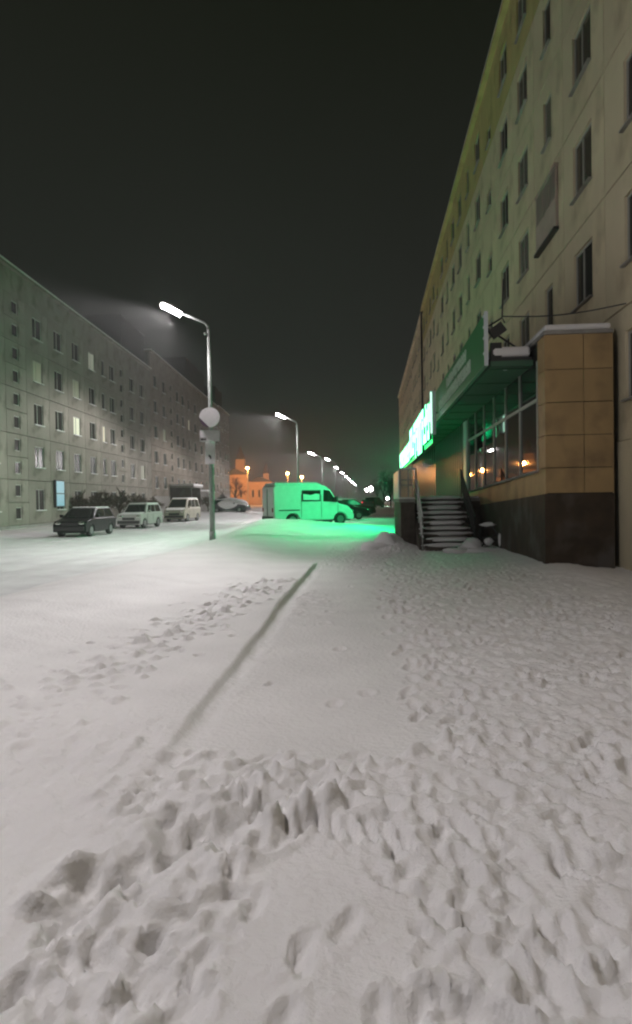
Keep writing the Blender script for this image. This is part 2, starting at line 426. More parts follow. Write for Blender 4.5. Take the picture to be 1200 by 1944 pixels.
# ------------------------------------------------------------------ panel buildings
PANEL = {}
def panel_mesh(w, h, hole, th=.16, key=''):
    """wall panel, outer face at x=0 (looking to +x), y 0..w, z 0..h, with an optional window hole (y0,y1,z0,z1)"""
    k = (round(w, 3), round(h, 3), hole, key)
    if k in PANEL: return PANEL[k]
    g = .018; mb = MB()
    if hole is None: mb.box(-th, 0, g, w-g, g, h-g)
    else:
        a, b, c, d = hole
        ys = [g, a, b, w-g]; zs = [g, c, d, h-g]
        idx = {}
        vs = []
        for xi, x in enumerate((0, -th)):
            for i in range(4):
                for j in range(4):
                    idx[xi, i, j] = len(vs); vs.append((x, ys[i], zs[j]))
        fs = []
        for xi in (0, 1):
            for i in range(3):
                for j in range(3):
                    if i == 1 and j == 1: continue
                    q = [idx[xi, i, j], idx[xi, i+1, j], idx[xi, i+1, j+1], idx[xi, i, j+1]]
                    fs.append(tuple(q if xi == 0 else q[::-1]))
        def strip(p):
            for m in range(len(p)):
                A, B = p[m], p[(m+1) % len(p)]
                fs.append((idx[0, A[0], A[1]], idx[1, A[0], A[1]], idx[1, B[0], B[1]], idx[0, B[0], B[1]]))
        strip([(1,1),(2,1),(2,2),(1,2)])
        strip([(0,0),(1,0),(2,0),(3,0),(3,1),(3,2),(3,3),(2,3),(1,3),(0,3),(0,2),(0,1)][::-1])
        mb.add(vs, fs)
    PANEL[k] = mb.mesh('panel'); return PANEL[k]
WIN = {}
def window_mesh(w, h, panes):
    k = (w, h, panes)
    if k in WIN: return WIN[k]
    f = .06; mb = MB()
    mb.box(-.11,-.06,0,w,0,f).box(-.11,-.06,0,w,h-f,h).box(-.11,-.06,0,f,f,h-f).box(-.11,-.06,w-f,w,f,h-f)
    for i in range(1, panes):
        c = w*i/panes if panes != 2 else w*.42
        mb.box(-.11,-.06,c-f/2,c+f/2,f,h-f)
    gl = MB().box(-.10,-.085,f*.5,w-f*.5,f*.5,h-f*.5)
    si = MB().box(-.05,.09,-.04,w+.04,-.035,-.002)
    sn = MB().box(-.05,.085,-.03,w+.03,-.001,.05)
    WIN[k] = (mb.mesh('window'), gl.mesh('pane'), si.mesh('sill'), sn.mesh('sill_snow')); return WIN[k]
def lit(name, c, s): return mat(name, (.3,.3,.25), .4, emit=c, estr=s)
L_BRIGHT = lit('lit_pane_bright', (.95, 1.0, .72), .62)
L_DIM = lit('lit_pane_dim', (.75, .85, .45), .09)
L_PALE = lit('lit_pane_pale', (.85, .9, .7), .20)
L_WARM = lit('lit_pane_warm', (1.0, .9, .62), .38)
CURT1 = mat('curtain_grey', (.16,.16,.13), .25)
CURT2 = mat('curtain_brown', (.09,.08,.055), .2)
def add_window(parent, y, z, w, h, panes, pane_mat, sill=True):
    fm, gm, sm, nm = WIN.get((w, h, panes)) or window_mesh(w, h, panes)
    o = put('window', fm, frame_w, parent, (0, y, z))
    p = put('pane', gm, glass_dull, o)
    if pane_mat is not glass_dull:
        p.material_slots[0].link = 'OBJECT'; p.material_slots[0].material = pane_mat
    if sill:
        put('sill', sm, concrete, o)
        if sill is True: put('snow_layer', nm, snow_soft, o)
    return o
def facade(parent, bays, floors, fh, z0, wallm, litmap, top_mat=None, sill=True, blank_ground=True):
    """bays: list of (y, width, kind). kinds: W two-pane, S single narrow, D wide, stair, blank"""
    for bi, (y, w, kind) in enumerate(bays):
        for fl in range(floors):
            z = z0 + fl*fh
            m = top_mat if (top_mat and fl == floors-1) else wallm
            if kind == 'W': ww, hh, pn = 1.45, 1.42, 2
            elif kind == 'S': ww, hh, pn = .85, 1.42, 1
            elif kind == 'D': ww, hh, pn = 2.0, 1.42, 3
            elif kind == 'stair': ww, hh, pn = .9, .8, 1
            else: ww = 0
            if kind == 'twin':
                a = round((w-.85)/2, 3); hole = (a, round(a+.85, 3), .35, 1.12)
                for hf in (0, 1):
                    put('panel', panel_mesh(w, fh/2, hole, key=m.name), m, parent, (0, y, z+hf*fh/2))
                    add_window(parent, y+a, z+hf*fh/2+.35, .85, .77, 1, glass_dull, False)
                continue
            if ww:
                a = round((w-ww)/2, 3); c = round(.85 if kind != 'stair' else .25, 3)
                hole = (a, round(a+ww, 3), c, round(c+hh, 3))
            else: hole = None
            me = panel_mesh(w, fh, hole, key=m.name)
            put('panel', me, m, parent, (0, y, z))
            if ww: add_window(parent, y+a, z+c, ww, hh, pn, litmap.get((bi, fl), glass_dull), sill)
def shell(parent, y0, y1, z1, depth, roofh=.5, parapet_m=None, sgn=1):
    MB().box(-depth, -.17, y0, y1, -.5, z1).build('core', seam, parent)
    MB().box(-depth-.1, .22, y0-.1, y1+.1, z1+.002, z1+.16).build('cornice', parapet_m or concrete, parent)
    MB().box(-depth-.08, .20, y0-.08, y1+.08, z1+.162, z1+.30).build('roof_snow', snow_soft, parent)

# left: long five-storey building stepping up at mid length. local +x looks at the street
TL = math.atan(.0156)
def left_x(d): return -18.9 + .0156*d
def left_building(name, d0, d1, zbase, z_top_extra, label, bays, litmap, wallm):
    t = thing(name, label, 'building', (left_x(d0), d0, 0), -TL)
    ztop = zbase + 5*2.8 + z_top_extra
    shell(t, 0, d1-d0, ztop, 12, parapet_m=wallm)
    MB().box(-.16, .05, 0, d1-d0, -.5, zbase-.005).build('plinth', concrete, t)
    MB().box(-.16, -.002, 0, d1-d0, zbase+5*2.8+.004, ztop).build('attic_band', wallm, t)
    facade(t, bays, 5, 2.8, zbase, wallm, litmap)
    return t
# first section: columns found in the photograph at d = 51.5 55 58.6 62.9 66.2 69.8
D0 = 73.3
b1 = []
seq = [('blank',1.7),('W',3.6),('W',3.6),('twin',2.8),('W',2.8),('S',2.0),('W',3.6),('W',3.4),('W',3.4),('W',3.5),('twin',2.8),('W',3.5),('W',3.5),('S',2.4),('W',3.3)]
for k, w_ in seq: D0 -= w_
y = 0
for k, w_ in seq[::-1]: b1.append((y, w_, k)); y += w_
D1 = 73.3
nb1 = len(b1)
LB = left_building('apartment_building', D0, D1, .30, 1.5, 'grey five-storey panel block across the road with a few lit windows', b1,
    {(7,2): L_BRIGHT, (7,3): L_DIM, (8,4): L_PALE, (9,2): L_WARM, (5,3): L_DIM, (3,2): L_WARM, (13,1): L_DIM}, wall_l)
b2 = []; y = 0
seq2 = [('W',4.1),('W',4.0),('twin',3.6),('W',3.2),('W',3.4),('S',4.4),('W',4.5),('W',5.0),('twin',3.0),('W',3.6),('W',3.6),('W',3.6)]
for k, w_ in seq2: b2.append((y, w_, k)); y += w_
D2 = D1 + .04 + y
LB2 = left_building('apartment_building', D1+.04, D2, 2.25, 1.65, 'taller brownish panel block adjoining the grey block, farther up the road', b2,
    {(5,3): L_WARM, (1,2): L_DIM}, wall_l2)
b3 = []; y = 0
wid = {'W': 3.45, 'D': 3.5, 'stair': 2.6}
for k in ['W','stair','W','W']: b3.append((y, wid[k], k)); y += wid[k]
LB3 = left_building('apartment_building', D2+.04, D2+.04+y, 2.8, 1.4, 'far end block of the left row, past the sign pole', b3, {(1,4): L_WARM}, wall_l2)
# roof structures (lift housings) on the left row
def roof_box(parent, y0, y1, x0, x1, z, h, lab=None):
    o = MB().box(x0, x1, y0, y1, z, z+h).build('roof_housing', roof_m, parent)
    MB().box(x0-.1, x1+.1, y0-.1, y1+.1, z+h+.002, z+h+.10).build('housing_cap', roof_m, o)
roof_box(LB, D1-D0-8.5, D1-D0-.3, -6.5, -.5, 0.3+14+1.5+.30, 3.4)
roof_box(LB2, 22, 36, -6.0, -.6, 2.25+14+1.65+.30, 3.6)
roof_box(LB3, 2, 10, -7.0, -.8, 2.8+14+1.4+.30, 3.6)
# entrance porches, shop front and glowing blue shop window at the foot of the left row
def porch(parent, y, wdt, hgt, dep, m):
    p = MB().box(.055, dep+.3, y-.15, y+wdt+.15, hgt+.002, hgt+.22).build('porch_roof', concrete, parent)
    for a in (y, y+wdt-.25): MB().box(.055, dep, a, a+.25, 0, hgt).build('side_wall', m, p)
    MB().box(.055, dep+.28, y-.13, y+wdt+.13, hgt+.222, hgt+.45).build('porch_snow', snow_soft, p)
    MB().box(.06, .12, y+.3, y+wdt-.3, .05, hgt-.2).build('door', dark_metal, p)
for yy in (4.2,): porch(LB, yy, 2.6, 2.7, 1.5, concrete)
porch(LB2, 8.3, 6.0, 3.3, 2.6, brown); porch(LB2, 24, 2.8, 2.8, 1.5, concrete)
sg = thing('shop_sign', 'pale blue lit shop sign at the foot of the grey block', 'sign', (left_x(46.7)+.06, 46.7, 0), -TL)
MB().box(.01, .14, 0, 1.5, 1.35, 3.25).build('sign_case', dark_metal, sg)
MB().box(.142, .16, .08, 1.42, 1.43, 2.27).box(.142, .16, .08, 1.42, 2.33, 3.17).build('light_panel', mat('blue_panel', (.3,.5,.6), .4, emit=(.25, .55, .68), estr=.28), sg)

# right: long pale building; local frame faces -x, so local y runs towards the camera
MU = 5.38
def right_building(name, d0, d1, label, bays_kinds, wd, nfl, litmap, wallm, topm, zb=1.1, extra=.9):
    L = wd*len(bays_kinds)
    v1 = V(MU, d1)
    t = thing(name, label, 'building', W(MU, v1), -T+math.pi)
    bays = [(i*wd, wd, k) for i, k in enumerate(bays_kinds)]
    ztop = zb + nfl*2.8 + extra
    shell(t, 0, L, ztop, 13, parapet_m=topm)
    MB().box(-.16, .03, 0, L, -.5, zb-.004).build('ground_storey', wallm, t)
    MB().box(-.16, -.002, 0, L, zb+nfl*2.8+.004, ztop).build('attic_band', topm, t)
    rw = random.Random(len(bays_kinds))
    for i in range(len(bays)):
        for j in range(nfl):
            x = rw.random()
            if x < .5: litmap[(i, j)] = (CURT1 if x < .25 else CURT2)
    facade(t, bays, nfl, 2.8, zb, wallm, litmap, topm, sill='bare')
    return t, L
# bays are listed from the far end to the near end
kinds = ['W','S']*8
kinds = ['W','S','W','W','stair','W','S','W','W','S','W','stair','W','W','S','W','S','W','D','W','W','stair','W']
RB, RL = right_building('apartment_building', 0, 66.4, 'tall cream panel block on the right rising above the green-signed shop', kinds, 3.2, 6, {}, wall_r, wall_ro, zb=2.74, extra=.3)
kinds2 = ['W','S','W','W','stair','W','S','W','W','S','W','stair','W','W','S','W','S']
RB2, RL2 = right_building('apartment_building', 0, 66.5+3.2*len(kinds2), 'far cream panel block beyond the drainpipe on the right row', kinds2, 3.2, 6, {}, wall_r, wall_r, zb=2.4, extra=.3)
MB().tube([(.14, .15, .4), (.14, .15, 19.6)], .09, 8).tube([(.14,.15,19.6),(-.05,.15,19.9)], .09, 8).build('drainpipe', dark_metal, RB)
# a glazed balcony on the right block, two bays from the shop corner
yb = 14*3.2+.5
bo = MB().box(.004, .09, yb, yb+2.2, 9.15, 9.98).build('loggia', mat('loggia_pink', (.50,.42,.36), .8, noise=.1, nscale=2), RB)
MB().box(.004, .15, yb-.05, yb+2.25, 9.06, 9.148).build('slab', dark_metal, bo)
for i in range(4): MB().box(.02, .085, yb+i*.72, yb+i*.72+.04, 9.982, 10.85).build('post', MATS['loggia_pink'], bo)
for i in range(3): MB().box(.06, .075, yb+i*.72+.045, yb+i*.72+.715, 9.985, 10.84).build('pane', mat('curtained_pane', (.30,.26,.22), .3), bo)
MB().box(.004, .11, yb-.03, yb+2.23, 10.852, 10.92).build('roof', MATS['loggia_pink'], bo)

# ------------------------------------------------------------------ shop extension with canopy and signs
WU = 3.77; FU = 2.67
v0 = V(WU, 14.5)
EXT = thing('shop_extension', 'single-storey tan shop extension with brown plinth and long glazed front', 'shop', W(WU, v0), -T)
# local frame: x right (into the building), y along street away from camera, origin at the near left corner
LEN = 46.0
DEP = MU - WU - .19
ZT = 5.05
def slope(y, a, b): return a + (b-a)*min(y, 12)/11.0
# plinth: top edge falls away from the camera
def sloped_box(mb, x0, x1, y0, y1, zb0, zb1, zt0, zt1):
    mb.hexa([(x0,y0,zb0),(x1,y0,zb0),(x1,y1,zb1),(x0,y1,zb1)], [(x0,y0,zt0),(x1,y0,zt0),(x1,y1,zt1),(x0,y1,zt1)]); return mb
YB = 11.5
zp = lambda y: 1.64 + (1.27-1.64)*min(y, YB)/10.2
zs = lambda y: 2.20 + (1.84-2.20)*min(y, YB)/10.5
m = MB(); sloped_box(m, -.03, DEP, -.03, YB, -.4, -.4, zp(0), zp(YB)); m.box(-.03, DEP, YB+.002, LEN, -.4, zp(YB)); m.build('plinth', brown, EXT)
# cladding courses: facing slabs on the near face and on the street side under the windows, each its own piece
cl = []
def clad(name, x0, x1, y0, y1, z0a, z0b, z1a, z1b, mt=tan):
    mb = MB(); sloped_box(mb, x0, x1, y0, y1, z0a, z0b, z1a, z1b); return mb.build(name, mt, EXT)
zrows = [1.65, 2.2, 2.9, 3.6, 4.3, ZT]
for i in range(5):
    a = zrows[i]+.008; b = zrows[i+1]-.008
    clad('cladding_panel', .0, .80, .0, .05, a, a, b, b)
    clad('cladding_panel', .815, DEP, .0, .05, a, a, b, b)
    # pier on the street side between the corner and the glazing
    if i == 0:
        continue
    clad('cladding_panel', .0, .05, .052, .62, a, a, b, b)
clad('cladding_panel', .0, .05, .052, .62, zp(.05)+.006, zp(.62)+.006, 2.19, 2.19)
n = 5
for i in range(n):
    y0 = .63 + (YB-.63)*i/n; y1 = .63 + (YB-.63)*(i+1)/n - .012
    clad('cladding_panel', .0, .05, y0, y1, zp(y0)+.006, zp(y1)+.006, zs(y0)-.05, zs(y1)-.05)
MB().box(.06, DEP, .06, LEN, 0.9, ZT-.05).build('core', mat('shop_inside', (.02,.025,.02), .8), EXT)
# window sill strip
m = MB(); sloped_box(m, -.07, .055, .6, YB, zs(.6)-.046, zs(YB)-.046, zs(.6), zs(YB)); m.build('sill', concrete, EXT)
# panes and mullions, near glazing
mul = MB().box(-.015, .055, -.045, .045, 0, 1).mesh('mullion')
npn = 6
for i in range(npn+1):
    y = .66 + (YB-.1-.66)*i/npn
    o = put('mullion', mul, mat('mullion_grey', (.30,.33,.30), .5), EXT, (0, y, zs(y)+.004)); o.scale.z = 4.62-zs(y)
    if i < npn:
        y1 = .66 + (YB-.1-.66)*(i+1)/npn
        MB().box(.02, .03, y+.05, y1-.05, zs(y)+.0, 4.6).build('pane', glass, EXT)
m = MB().box(-.005, .05, .7, YB-.1, 3.72, 3.80); m.build('transom', MATS['mullion_grey'], EXT)
# pale door leaf / pilaster beside the landing, then ribbed glazing running on
MB().box(-.06, .055, YB+.05, YB+.85, zp(YB)+.05, 4.55).build('pilaster', white_panel, EXT, bevel=.02)
y = YB+1.0; k = 0
while y < LEN-.5:
    sp = .62 if y < 24 else 1.3
    o = put('mullion', mul, MATS['mullion_grey'], EXT, (0, y, 1.62)); o.scale.z = 2.95
    MB().box(.02, .03, y+.05, min(y+sp, LEN)-.05, 1.66, 4.56).build('pane', glass_dull, EXT)
    y += sp
MB().box(-.02, .055, YB+.9, LEN, 1.28, 1.61).build('cladding_panel', tan, EXT)
# flat roof, snow, near parapet cap
MB().box(-.02, DEP, -.02, LEN, ZT+.002, ZT+.08).build('roof', concrete, EXT)
MB().box(.0, DEP-.03, .0, LEN-.1, ZT+.082, ZT+.22).build('roof_snow', snow_soft, EXT, bevel=.05, seg=3)

# canopy projecting over the walkway
CAN = thing('canopy', 'shallow canopy over the shop front with a thick layer of snow', 'canopy', W(WU, V(WU, 15.5)), -T)
CL = 45.0
PR = WU-FU
MB().box(-PR+.14, -.002, 0, CL, 4.60, 4.72).build('soffit', green_soffit, CAN)
for i in range(22): MB().box(-PR+.16, -.02, .3+i*2.0, .36+i*2.0, 4.575, 4.598).build('soffit_batten', green_soffit, CAN)
MB().box(-PR+.14, -.03, .0, CL, 4.722, 4.80).build('deck', dark_metal, CAN)
MB().box(-PR+.16, -.04, .02, CL-.05, 4.802, 5.06).build('snow_layer', snow_soft, CAN, bevel=.09, seg=3)
MB().blob((-.55, .42, 4.597), (.06,.06,.03), 2, 0).build('downlight', white_panel, CAN)
# green fascia board
FB = thing('sign_board', 'long dark green sign board with two lines of pale lettering above the shop windows', 'sign', W(FU, V(FU, 15.5)), -T)
nb = 6
for i in range(nb):
    y0 = CL*i/nb; y1 = CL*(i+1)/nb - .01
    MB().box(.0, .05, y0, y1, 4.62, 5.82).build('board_panel', green_board, FB)
MB().box(-.02, .07, -.03, -.002, 4.60, 5.84).build('end_trim', white_panel, FB)
MB().box(-.03, .06, .0, CL, 4.585, 4.617).build('bottom_trim', mat('trim_green', (.1,.25,.14), .4), FB)
for z in (4.85, 5.2, 5.45, 5.7): MB().box(-.045, -.022, -.028, .03, z, z+.05).build('bolt', white_panel, FB)
for i in range(6): MB().tube([(.055, .4+i*2.2, 5.6), (.9, .4+i*2.2, 5.0)], .025, 6).build('strut', dark_metal, FB)
def glyph(rr, w, h, d=.03, st=.1):
    """an illegible letter-sized mark made of strokes; faces -x, reads along -y"""
    mb = MB(); k = rr.choice([0, 1, 2, 3, 4]); s = st*h
    mb.box(-d, 0, 0, s, 0, h)
    if k in (0, 1, 2): mb.box(-d, 0, w-s, w, 0 if k != 2 else h*.5, h)
    if k in (1, 3): mb.box(-d, 0, s, w-s if k == 1 else w, h-s, h)
    if k in (0, 3, 4): mb.box(-d, 0, s, w-s if k == 0 else w*.85, h*.45, h*.45+s)
    if k in (2, 4): mb.box(-d, 0, s, w-s if k == 2 else w, 0, s)
    return mb
rr = random.Random(3)
y = 3.0
while y < 7.4:
    w_ = rr.uniform(.26, .36); o = glyph(rr, w_, .30, st=.26).build('letter', pale_letter, FB); o.location = (-.002, y, 5.33); y += w_+.09
y = 2.2
while y < 10.2:
    w_ = rr.uniform(.26, .36); o = glyph(rr, w_, .34, st=.26).build('letter', pale_letter, FB); o.location = (-.002, y, 4.86); y += w_+.09

# glowing green sign
NS = thing('illuminated_sign', 'glowing green and white illuminated letters farther along the shop front', 'sign', W(FU-.16, V(FU, 27.5)), -T)
MB().box(.10, .14, .0, 27.0, 4.0, 4.06).box(.10, .14, 0, 27.0, 5.3, 5.36).build('mounting_rail', dark_metal, NS)
MB().box(.062, .098, .0, 12.6, 3.80, 5.70).box(.062, .098, 12.602, 26.6, 3.80, 5.15).build('light_box', dark_metal, NS)
MB().box(.056, .061, .03, 12.57, 3.83, 5.67).box(.056, .061, 12.63, 26.57, 3.83, 5.12).build('light_panel', neon_side, NS)
rr = random.Random(5)
def lit_letter(y, w_, lo, hi, st):
    g = glyph(rr, w_, hi-lo, .12, st)
    o = g.build('letter', dark_metal, NS); o.location = (.054, y, lo)
    f = MB()
    for i in range(0, len(g.v), 8):
        b = g.v[i:i+8]; y0 = min(p[1] for p in b); y1 = max(p[1] for p in b); z0 = min(p[2] for p in b); z1 = max(p[2] for p in b)
        f.box(-.126, -.122, y0+.004, y1-.004, z0+.004, z1-.004)
    f.build('light_face', neon, o)
y = .1; i = 0
while y < 12.5:
    w_ = rr.uniform(1.0, 1.35); lo = 4.0 if i not in (3, 4, 6) else 3.72; hi = 5.62-.0*y if i not in (0,) else 5.35
    lit_letter(y, w_, lo, hi, .24 if i else .3); y += w_+.16; i += 1
while y < 26.5:
    w_ = rr.uniform(.7, .95); lit_letter(y, w_, 3.9, 5.05, .26); y += w_+.16
# the light the letters throw on the street: wide, green, mostly downwards
for y0, ln_, e, dirv in ((.2, 4.0, 620, (-.62, -.40, -.68)), (4.3, 8.5, 640, (-.76, -.22, -.60)), (13.0, 13.0, 260, (-.76, -.1, -.60))):
    ld = bpy.data.lights.new('sign_light', 'AREA'); ld.shape = 'RECTANGLE'; ld.size = ln_; ld.size_y = 1.0; ld.energy = e; ld.color = (0, 1.0, .31); ld.spread = R(125)
    lo = bpy.data.objects.new('sign_light', ld); col.objects.link(lo); lo.parent = NS
    lo.location = (-.12, y0+ln_/2, 4.55)
    dirv = Vector(dirv); zv = -dirv.normalized(); yy_ = (Vector((0, 1, 0)).cross(zv)).normalized()*-1; xv = yy_.cross(zv); yy_ = zv.cross(xv)
    lo.rotation_euler = Matrix((xv, yy_, zv)).transposed().to_euler()
BS = thing('blade_sign', 'narrow upright lit sign at the near end of the glowing letters', 'sign', W(FU-.28, V(FU, 26.2)), -T)
MB().box(-.02, .20, .0, .12, 4.05, 5.75).build('case', white_panel, BS)
MB().box(-.01, .05, -.02, -.002, 4.10, 5.70).build('light_panel', neon_soft, BS)
MB().box(-.12, -.022, .0, .12, 4.55, 5.25).build('arm_panel', neon_soft, BS)
MB().tube([(.2,.06,4.9),(.45,.06,4.9)], .03, 6).build('bracket', dark_metal, BS)

# floodlight and cable at the near end of the sign board
FL = thing('floodlight', 'black unlit floodlight on a bracket behind the near end of the green board', 'floodlight', W(FU+.1, V(FU, 15.6)), -T)
MB().tube([(.02, .1, 5.55),(.32,.05,5.72),(.38,.05,5.60)], .022, 6).build('bracket', dark_metal, FL)
MB().box(-.17,.17,-.05,.07,-.12,.12, Matrix.Translation((.20,.0,5.42)) @ Matrix.Rotation(R(-35),4,'Y')).build('case', dark_metal, FL)
MB().box(.05,.30,.02,.12,4.75,5.15).build('ballast_box', dark_metal, FL)
MB().tube([(.32,.05,5.72),(.36,.05,6.6)], .018, 6).build('upright', dark_metal, FL)
pA = W(FU+.42, V(FU, 15.6), 5.74); pB = W(MU-.05, V(MU, 14.0), 5.55)
pts = [pA.lerp(pB, t)+Vector((0,0,-.10*math.sin(math.pi*t))) for t in [i/10 for i in range(11)]]
tag(MB().tube(pts, .014, 6).build('cable', dark_metal), 'black cable stretched from the floodlight bracket to the wall', 'cable')

# ------------------------------------------------------------------ entrance stairs and landing
su0, su1 = 1.62, 3.05          # stair flight in u
sv0, sv1 = V(2.3, 20.2), V(2.3, 23.2)
ST_T = thing('entrance_stairs', 'snowy steps climbing to the shop landing beside the brown plinth', 'stairs', W(su0, sv0, 0), -T)
ns = 10; rise = .158; run = (sv1-sv0)/ns; wdt = su1-su0
stepm = MB().box(0, wdt, 0, run+.35, 0, .07).mesh('step')
sns = [MB().blob((wdt/2, run*.55, .0), (wdt*.52, run*.62, .075), 3, .16, s).mesh('step_snow') for s in range(3)]
slab = mat('step_dark', (.09,.075,.06), .9, noise=.3, nscale=5)
for i in range(ns):
    z = (i+1)*rise - .07
    o = put('step', stepm, slab, ST_T, (0, i*run, z))
    put('snow_layer', sns[i % 3], snow_soft, o, (0, -.05, .075), smooth=True)
    MB().box(.02, wdt-.02, .0, .05, -rise+.07, -.002).build('riser', slab, o) if i == 0 else None
MB().prism([(0, -.2), (ns*run+.3, -.2), (ns*run+.3, ns*rise-.15), (.15, -.05)], -.14, -.02, 'x').build('stringer', slab, ST_T)
MB().prism([(0, -.2), (ns*run+.3, -.2), (ns*run+.3, ns*rise-.15), (.15, -.05)], wdt+.02, wdt+.14, 'x').build('stringer', slab, ST_T)
LD = thing('landing', 'raised shop landing with dark front wall and snow on top', 'landing', W(1.0, V(1.0, 22.2)), -T)
LZ = ns*rise
lw = WU-1.0-.01
gapy = (sv1 - V(1.0, 22.2))
MB().box(0, su0-1.0-.16, 0, gapy, -.3, LZ-.12).box(0, lw, gapy+.002, 5.6, -.3, LZ-.12).build('base_wall', slab, LD)
MB().box(-.05, su0-1.0-.15, -.05, gapy+.1, LZ-.118, LZ-.01).box(-.05, lw, gapy+.102, 5.6, LZ-.118, LZ-.01).build('slab', concrete, LD)
MB().box(-.03, su0-1.0-.17, -.03, gapy+.1, LZ-.008, LZ+.05).box(-.03, lw, gapy+.3, 5.55, LZ-.008, LZ+.05).build('snow_layer', snow_soft, LD, bevel=.02)
# railing round the landing
RG = thing('railing', 'grid railing at the street corner of the landing above the dark wall', 'railing', W(1.0, V(1.0, 22.2), LZ), -T)
fw = su0-1.0-.1
for x in (0, fw*.5, fw): MB().tube([(x, .05, -.01),(x, .05, .98)], .022, 6).build('post', rail_m, RG)
for z in (.96, .62, .45): MB().tube([(0,.05,z),(fw,.05,z)], .02, 6).build('rail', rail_m, RG)
for y in (1.0, 2.3, 3.6, 4.9): MB().tube([(0, y, -.01),(0, y, .98)], .022, 6).build('post', rail_m, RG)
for z in (.96, .62, .45): MB().tube([(0,.07,z),(0,4.9,z)], .02, 6).build('rail', rail_m, RG)
MB().tube([(0,.05,.99),(fw,.05,.99)], .03, 6).build('snow_layer', snow_soft, RG)
bn = tag(MB().box(1.0-.06, 1.0-.03, 0, 4.6, .05, .95).build('banner', white_panel), 'pale banner panel tied along the street side of the landing railing', 'banner')
bn.location = W(0, V(1.0, 22.3), LZ); bn.rotation_euler.z = -T
def stair_rail(x, label, matr, snowy):
    t = thing('handrail', label, 'handrail', W(su0+x, sv0, 0), -T, 'handrails of the shop stairs')
    L_ = ns*run; k = ns*rise/L_
    for i in range(5):
        y = .05+i*(L_-.1)/4; z = max(.0, y*k)
        MB().tube([(0,y,z),(0,y,z+1.0)], .024, 6).build('post', matr, t)
    for hz in (1.0, .68, .38):
        MB().tube([(0,-.05,hz),(0,L_,hz+L_*k)], .024 if hz == 1.0 else .017, 6).build('rail', matr, t)
        if snowy: MB().tube([(0,-.05,hz+.025),(0,L_,hz+L_*k+.025)], .026, 6).build('snow_layer', snow_soft, t)
    for i in range(18):
        y = .12+i*(L_-.2)/18
        MB().tube([(0,y,y*k+.38),(0,y,y*k+1.0)], .011, 5).build('baluster', matr, t)
stair_rail(-.06, 'frosted left handrail of the shop steps', rail_m, True)
stair_rail(wdt+.06, 'dark right handrail of the shop steps, next to the wall', dark_metal, False)
# snow-capped bent pipe frame at the foot of the right handrail
bf = thing('pipe_frame', 'snow-capped bent pipe frame at the foot of the steps by the wall', 'pipe frame', W(su1+.28, V(3.3, 19.6), 0), -T)
MB().tube([(-.15,.2,.1),(-.12,.15,.62),(0,.1,.74),(.22,0,.72),(.34,-.05,.5),(.42,-.1,.1)], .03, 8).tube([(-.12,.15,.4),(.38,-.05,.35)], .025, 6).tube([(-.1,.15,.15),(.34,-.05,.55)], .022, 6).build('frame', dark_metal, bf, smooth=True)
MB().blob((.08,.08,.79), (.24,.09,.07), 2, .2, 3).blob((.40,-.08,.36), (.06,.06,.2), 2, .2, 5).blob((.1,.02,.30), (.16,.10,.12), 2, .2, 8).build('snow_layer', snow_soft, bf, smooth=True)
hp = MB().blob((0,0,.05), (.42,.5,.26), 3, .24, 4).blob((.15,-.45,.0), (.6,.45,.15), 3, .25, 6).blob((-.5,-.35,.0), (.5,.35,.12), 3, .25, 12).build('snow_heap', snow_soft, smooth=True)
hp.location = W(su1-.05, V(3, 19.9), 0); tag(hp, 'heap of snow at the bottom right of the shop steps', 'snow heap')
hp2 = MB().blob((0,0,-.05), (.55,.8,.55), 3, .22, 9).blob((-.4,-.3,-.05), (.6,.7,.28), 3, .25, 19).build('snow_heap', snow_soft, smooth=True)
hp2.location = W(.62, V(.6, 21.4), 0); tag(hp2, 'rounded heap of snow against the street corner of the landing', 'snow heap')

# ------------------------------------------------------------------ vehicles (local x forward, y left, z up, origin on the ground at mid length)
def arc(cx, cz, r, n=9):          # from front to rear over the wheel
    return [(cx + r*math.cos(a), cz + r*math.sin(a)) for a in [math.pi*i/(n-1) for i in range(n)]]
TYRE = {}
def wheel(parent, x, y, r, wd):
    k = (r, wd)
    if k not in TYRE:
        ty = MB().tube([(0,-wd/2,0),(0,-wd/2+.02,0),(0,wd/2-.02,0),(0,wd/2,0)], [r*.93, r, r, r*.93], 24).mesh('tyre')
        ri = MB()
        ri.tube([(0,-wd/2-.012,0),(0,wd/2+.012,0)], r*.60, 20)
        for s in (-1, 1):
            for j in range(5):
                a = j*2*math.pi/5
                M = Matrix.Rotation(a, 4, 'Y')
                ri.box(r*.1, r*.56, s*(wd/2+.014)-.006, s*(wd/2+.014)+.006, -.035, .035, M)
        TYRE[k] = (ty, ri.mesh('rim'))
    o = put('wheel', TYRE[k][0], rubber, parent, (x, y, r), smooth=False)
    put('rim', TYRE[k][1], rim_m, o)
def quad_plate(p, th):
    """thin plate from 4 points, pushed out along its normal"""
    p = [Vector(q) for q in p]; nrm = (p[1]-p[0]).cross(p[3]-p[0]).normalized()
    return MB().hexa(p, [q + nrm*th for q in p])
